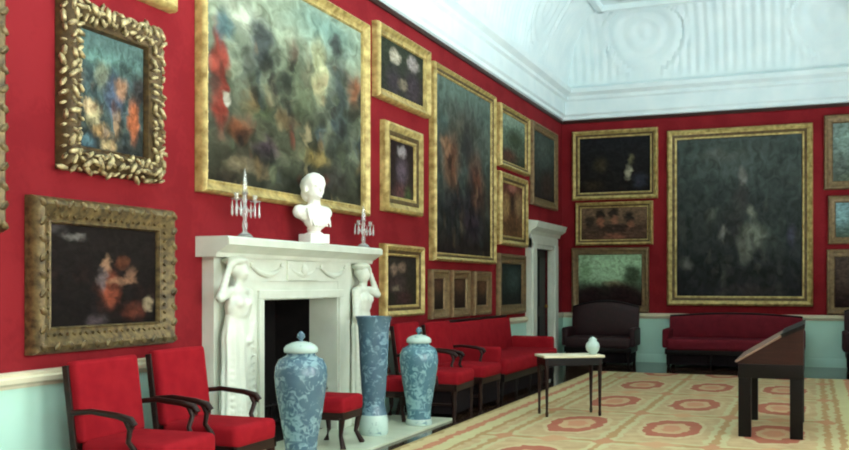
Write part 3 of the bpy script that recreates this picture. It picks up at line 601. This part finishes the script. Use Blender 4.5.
covered_jar((.62, 6.10, HZ), .92, .192, M['vase'], 'largest blue and white covered jar, in front of the dark fire opening')
covered_jar((.70, 8.15, HZ), .87, .178, M['teal'], 'teal and white covered jar on the hearth end beside the red armchairs')
bk = thing('beaker_vase', (.56, 7.47, HZ), 'tall blue cylindrical beaker vase with flared lip, in front of the right jamb', 'vase')
MB().lathe([(.115, .17), (.1, .23), (.095, .28), (.108, .4), (.12, .6), (.128, .8), (.135, .92), (.155, 1.0), (.16, 1.01), (.15, 1.01), (.12, .95)], 48).build('vase_body', M['beaker'], bk, 60)
MB().lathe([(.115, 0), (.125, .02), (.125, .1), (.12, .15), (.1, .21), (.09, .22)], 48).build('foot', M['palebase'], bk, 60, 'pale bulging foot')

# ------------------------------------------------------------------ seating
def armchair(loc, rz, label, w=.62, hb=.93, wood='wood', cloth='velvet', group='red armchairs along the left wall', sd=.6, skirt=False):
    t = thing('armchair', loc, label, 'chair', group, rz); h = w/2
    MB().box(-.26, sd-.26, -h+.03, h-.03, .31, .45, .045).build('seat', M[cloth], t, 60)
    T = Matrix.Translation((-.25, 0, .43)) @ Matrix.Rotation(-.13, 4, 'Y')
    b = MB().box(-.045, .04, -h+.015, h-.015, .0, hb-.43, .03, T).build('backrest', M[cloth], t, 60)
    bf = MB()
    for s in (-1, 1): bf.box(-.05, -.01, s*(h-.02)-.018, s*(h-.02)+.018, -.14, hb-.45, .006, T)
    bf.box(-.05, -.01, -h+.01, h-.01, -.04, 0, .006, T); bf.build('back_frame', M[wood], t, 35)
    fr = MB()
    for x0, x1, y0, y1 in ((-.25, sd-.27, -h+.02, -h+.06), (-.25, sd-.27, h-.06, h-.02), (sd-.31, sd-.27, -h+.02, h-.02), (-.26, -.22, -h+.02, h-.02)): fr.box(x0, x1, y0, y1, .26, .33, .008)
    fr.build('seat_rail', M[wood], t, 35)
    for s in (-1, 1):
        fx = sd-.3
        MB().lathe([(.017, 0), (.024, .03), (.018, .06), (.026, .12), (.02, .18), (.028, .24), (.028, .3)], 12, Matrix.Translation((fx, s*(h-.045), 0))).build('leg', M[wood], t, 40)
        MB().tube([(-.3, s*(h-.04), 0), (-.255, s*(h-.04), .15), (-.24, s*(h-.04), .34)], [.019, .021, .024], 8).build('leg', M[wood], t, 40)
        a = MB().tube([(-.29, s*(h-.01), .60), (-.15, s*(h+.0), .615), (.02, s*(h+.005), .60), (.11, s*(h+.005), .58), (.13, s*(h+.005), .555), (.12, s*(h+.005), .54)], [.016, .016, .018, .021, .021, .014], 10).build('arm', M[wood], t, 60)
        MB().tube([(.07, s*(h+.003), .585), (.1, s*(h+.0), .53), (.08, s*(h-.01), .46), (.12, s*(h-.03), .4), (.13, s*(h-.03), .3)], [.016, .016, .015, .017, .017], 8).build('arm_post', M[wood], a, 60)
    if skirt: MB().box(-.22, sd-.3, -h+.05, h-.05, .035, .27, .01).build('shade_fringe', M['shade_fringe'], t, None, 'dark skirt block filling in the shade below the seat')
    st = MB()
    for s in (-1, 1): st.tube([(-.26, s*(h-.045), .13), (sd-.3, s*(h-.045), .13)], .013, 8)
    st.tube([(.03, -h+.045, .13), (.03, h-.045, .13)], .013, 8); st.build('stretcher', M[wood], t, 60)
    return t
armchair((.57, 4.44, 0), .03, 'red armchair nearest the viewer, below the very dark picture', .58, .885, sd=.55)
armchair((.57, 5.13, 0), .0, 'red armchair standing second from the viewer, close to the left fireplace jamb', .53, .90, sd=.55)
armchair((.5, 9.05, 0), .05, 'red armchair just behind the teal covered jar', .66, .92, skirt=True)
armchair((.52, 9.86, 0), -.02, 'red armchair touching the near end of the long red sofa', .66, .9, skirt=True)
def sofa(loc, rz, ln, hb, label, cloth, wood, hump=.0, nleg=4):
    t = thing('sofa', loc, label, 'sofa', None, rz); h = ln/2
    MB().box(-.3, .36, -h+.07, h-.07, .27, .45, .05).build('seat', M[cloth], t, 60)
    b = MB(); N = 24; T = Matrix.Translation((-.3, 0, .42)) @ Matrix.Rotation(-.12, 4, 'Y')
    def f(side):
        def g(u, v):
            yy = -h+.04+(ln-.08)*u; top = hb-.42+hump*math.sin(PI*u); z = top*v
            bul = .05*math.sin(PI*min(1, max(0, v)))**.5*(1-abs(2*u-1)**8)
            return T @ Vector(((.02+bul) if side else -.05, yy, z))
        return g
    b.quadgrid(f(1), N, 10); b.quadgrid(f(0), N, 10)
    g1, g0 = f(1), f(0)
    for v in (0, 1): b.quadgrid(lambda u, w, v=v: g0(u, v).lerp(g1(u, v), w), N, 2)
    for u in (0, 1): b.quadgrid(lambda v, w, u=u: g0(u, v).lerp(g1(u, v), w), 10, 2)
    bmesh.ops.remove_doubles(b.bm, verts=b.bm.verts[:], dist=.0005)
    bk_ = b.build('backrest', M[cloth], t, 50)
    pts = [T @ Vector((-.03, -h+.04+(ln-.08)*i/16, hb-.405+hump*math.sin(PI*i/16))) for i in range(17)]
    MB().tube(pts, .018, 8).build('top_rail', M[wood], bk_, 60)
    for s in (-1, 1):
        MB().box(-.3, .3, s*(h-.05)-.05, s*(h-.05)+.05, .3, .6, .04).build('arm', M[cloth], t, 60)
    MB().box(-.3, .34, -h+.05, h-.05, .2, .29, .01).build('seat_rail', M[wood], t, 35)
    MB().box(-.25, .30, -h+.07, h-.07, .035, .21, .01).build('shade_fringe', M['shade_fringe'], t, None, 'dark skirt block filling in the shade below the seat')
    for i in range(nleg):
        yy = -h+.1+(ln-.2)*i/(nleg-1)
        for xx in (-.26, .29): MB().lathe([(.02, 0), (.026, .03), (.02, .06), (.032, .14), (.03, .22)], 10, Matrix.Translation((xx, yy, 0))).build('leg', M[wood], t, 40)
    return t
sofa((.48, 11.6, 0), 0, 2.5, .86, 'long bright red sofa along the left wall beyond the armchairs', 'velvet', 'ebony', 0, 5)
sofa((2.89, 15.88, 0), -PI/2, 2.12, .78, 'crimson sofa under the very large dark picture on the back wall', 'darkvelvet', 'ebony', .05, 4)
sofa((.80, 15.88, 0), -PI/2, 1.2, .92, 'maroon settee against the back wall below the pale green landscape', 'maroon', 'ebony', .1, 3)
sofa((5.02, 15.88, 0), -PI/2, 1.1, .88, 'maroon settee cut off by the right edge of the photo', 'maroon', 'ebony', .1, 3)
def stool(loc, rz, label, w=.42, d=.34):
    t = thing('upholstered_stool', loc, label, 'stool', 'red stools before the fireplace', rz)
    MB().box(-d/2, d/2, -w/2, w/2, .27, .40, .04).build('seat', M['velvet'], t, 60)
    MB().box(-d/2+.01, d/2-.01, -w/2+.01, w/2-.01, .22, .29, .008).build('seat_rail', M['wood'], t, 35)
    for sx_ in (-1, 1):
        for sy_ in (-1, 1): MB().tube([(sx_*(d/2-.01), sy_*(w/2-.01), 0), (sx_*(d/2-.05), sy_*(w/2-.05), .1), (sx_*(d/2-.03), sy_*(w/2-.03), .24)], [.024, .018, .028], 8).build('leg', M['wood'], t, 50)
    MB().tube([(-d/2, -w/2+.02, .42), (-d/2-.01, -w/2+.05, .49), (-d/2-.01, w/2-.05, .49), (-d/2, w/2-.02, .42)], .028, 8).build('end_rail', M['brown'], t, 60)
    return t
stool((.50, 6.86, HZ), .05, 'red stool between the largest covered jar and the beaker vase', .40)
stool((.36, 8.42, HZ), .0, 'red stool half hidden between the beaker vase and the teal covered jar', .40)

# ------------------------------------------------------------------ tables
CZ = .012
tb = thing('side_table', (1.81, 9.38, CZ), 'small dark table with a cream top and thin legs on the carpet', 'table', None, .55)
MB().box(-.31, .31, -.17, .17, .575, .6, .008).build('tabletop', M['cream'], tb, 35, 'cream tabletop')
m = MB(); m.box(-.29, .29, -.15, .15, .5, .576); m.build('apron', M['ebony'], tb, None)
for sx_ in (-1, 1):
    for sy_ in (-1, 1): MB().lathe([(.013, 0), (.016, .03), (.012, .06), (.019, .4), (.022, .5), (.022, .56)], 12, Matrix.Translation((sx_*.27, sy_*.13, 0))).build('leg', M['wood'], tb, 50)
sj = thing('small_jar', (2.02, 9.49, CZ+.6), 'little pale blue round jar on the right end of the small dark table', 'jar')
MB().lathe([(.035, 0), (.04, .008), (.062, .04), (.07, .075), (.062, .11), (.04, .13), (.036, .14)], 32).build('jar_body', M['palebase'], sj, 60)
MB().lathe([(.042, .138), (.04, .15), (.02, .165), (.008, .175)], 24).build('lid', M['palebase'], sj, 60)
dk = thing('sloping_desk', (3.72, 9.16, CZ), 'heavy dark desk with a sloping top at right on the carpet', 'desk', None, 0)
L0, L1 = -.60, .60
m = MB()
m.box(-.26, .26, L0, L1, .5, .62, .006); m.build('apron', M['ebony'], dk, 35)
for xx in (-.205, .205):
    for yy in (L0+.055, L1-.055): MB().box(xx-.052, xx+.052, yy-.05, yy+.05, 0, .51, .008).build('leg', M['ebony'], dk, 35)
m = MB(); m.prism([(-.26, .62), (.26, .62), (.26, .94), (.1, .86), (-.26, .65)], L0+.01, L1-.01); m.build('desk_case', M['brown'], dk, None)
m = MB(); m.prism([(-.285, .64), (-.27, .63), (.09, .852), (.085, .87)], L0-.015, L1+.015); m.build('sloping_lid', M['ledge'], dk, None, 'sloping lid, lighter to carry the painted edge highlight')
m = MB(); m.prism([(.08, .84), (.27, .93), (.27, .965), (.08, .875)], L0-.01, L1+.01); m.build('top_ledge', M['ebony'], dk, None)

# ------------------------------------------------------------------ light and camera
def area(name, loc, rot, sx_, sy_, p, col):
    l = bpy.data.lights.new(name, 'AREA'); l.shape = 'RECTANGLE'; l.size = sx_; l.size_y = sy_; l.energy = p; l.color = col
    o = bpy.data.objects.new(name, l); COL.objects.link(o); o.location = loc; o.rotation_euler = rot
for (a, b), p in zip(WIN, POW):
    area('window_daylight', (W+.5, (a+b)/2, (WZ0+WZ1)/2), (0, PI/2, 0), WZ1-WZ0+.3, b-a+.3, p, (.92, 1.0, .97))
for (a, b), p in zip(WIN, POW2):          # lamps added outside to brighten the ceiling, imitating ground bounce
    area('ceiling_fill', (W+1.9, (a+b)/2, -.6), (0, math.radians(128), 0), 2.4, 2.4, p, (.86, .98, 1.0))
wd = bpy.data.worlds.new('sky'); S.world = wd; wd.use_nodes = True
wd.node_tree.nodes['Background'].inputs[0].default_value = (.75, .88, 1, 1); wd.node_tree.nodes['Background'].inputs[1].default_value = 1.0
cam = bpy.data.cameras.new('camera'); co = bpy.data.objects.new('camera', cam); COL.objects.link(co)
cam.sensor_fit = 'HORIZONTAL'; cam.sensor_width = 36; cam.lens = 960/849*36; cam.shift_y = 60/849
co.location = (4.045, 0, 1.3); co.rotation_euler = (PI/2, 0, math.radians(21.98)); cam.clip_start = .05
S.camera = co
S.view_settings.view_transform = 'Standard'; S.view_settings.look = 'None'; S.view_settings.gamma = 1; S.view_settings.use_curve_mapping = False
S.view_settings.exposure = EXPO
S.cycles.filter_width = 2.0; S.cycles.use_denoising = True; S.cycles.max_bounces = 8; S.cycles.diffuse_bounces = 5; S.cycles.sample_clamp_indirect = 6
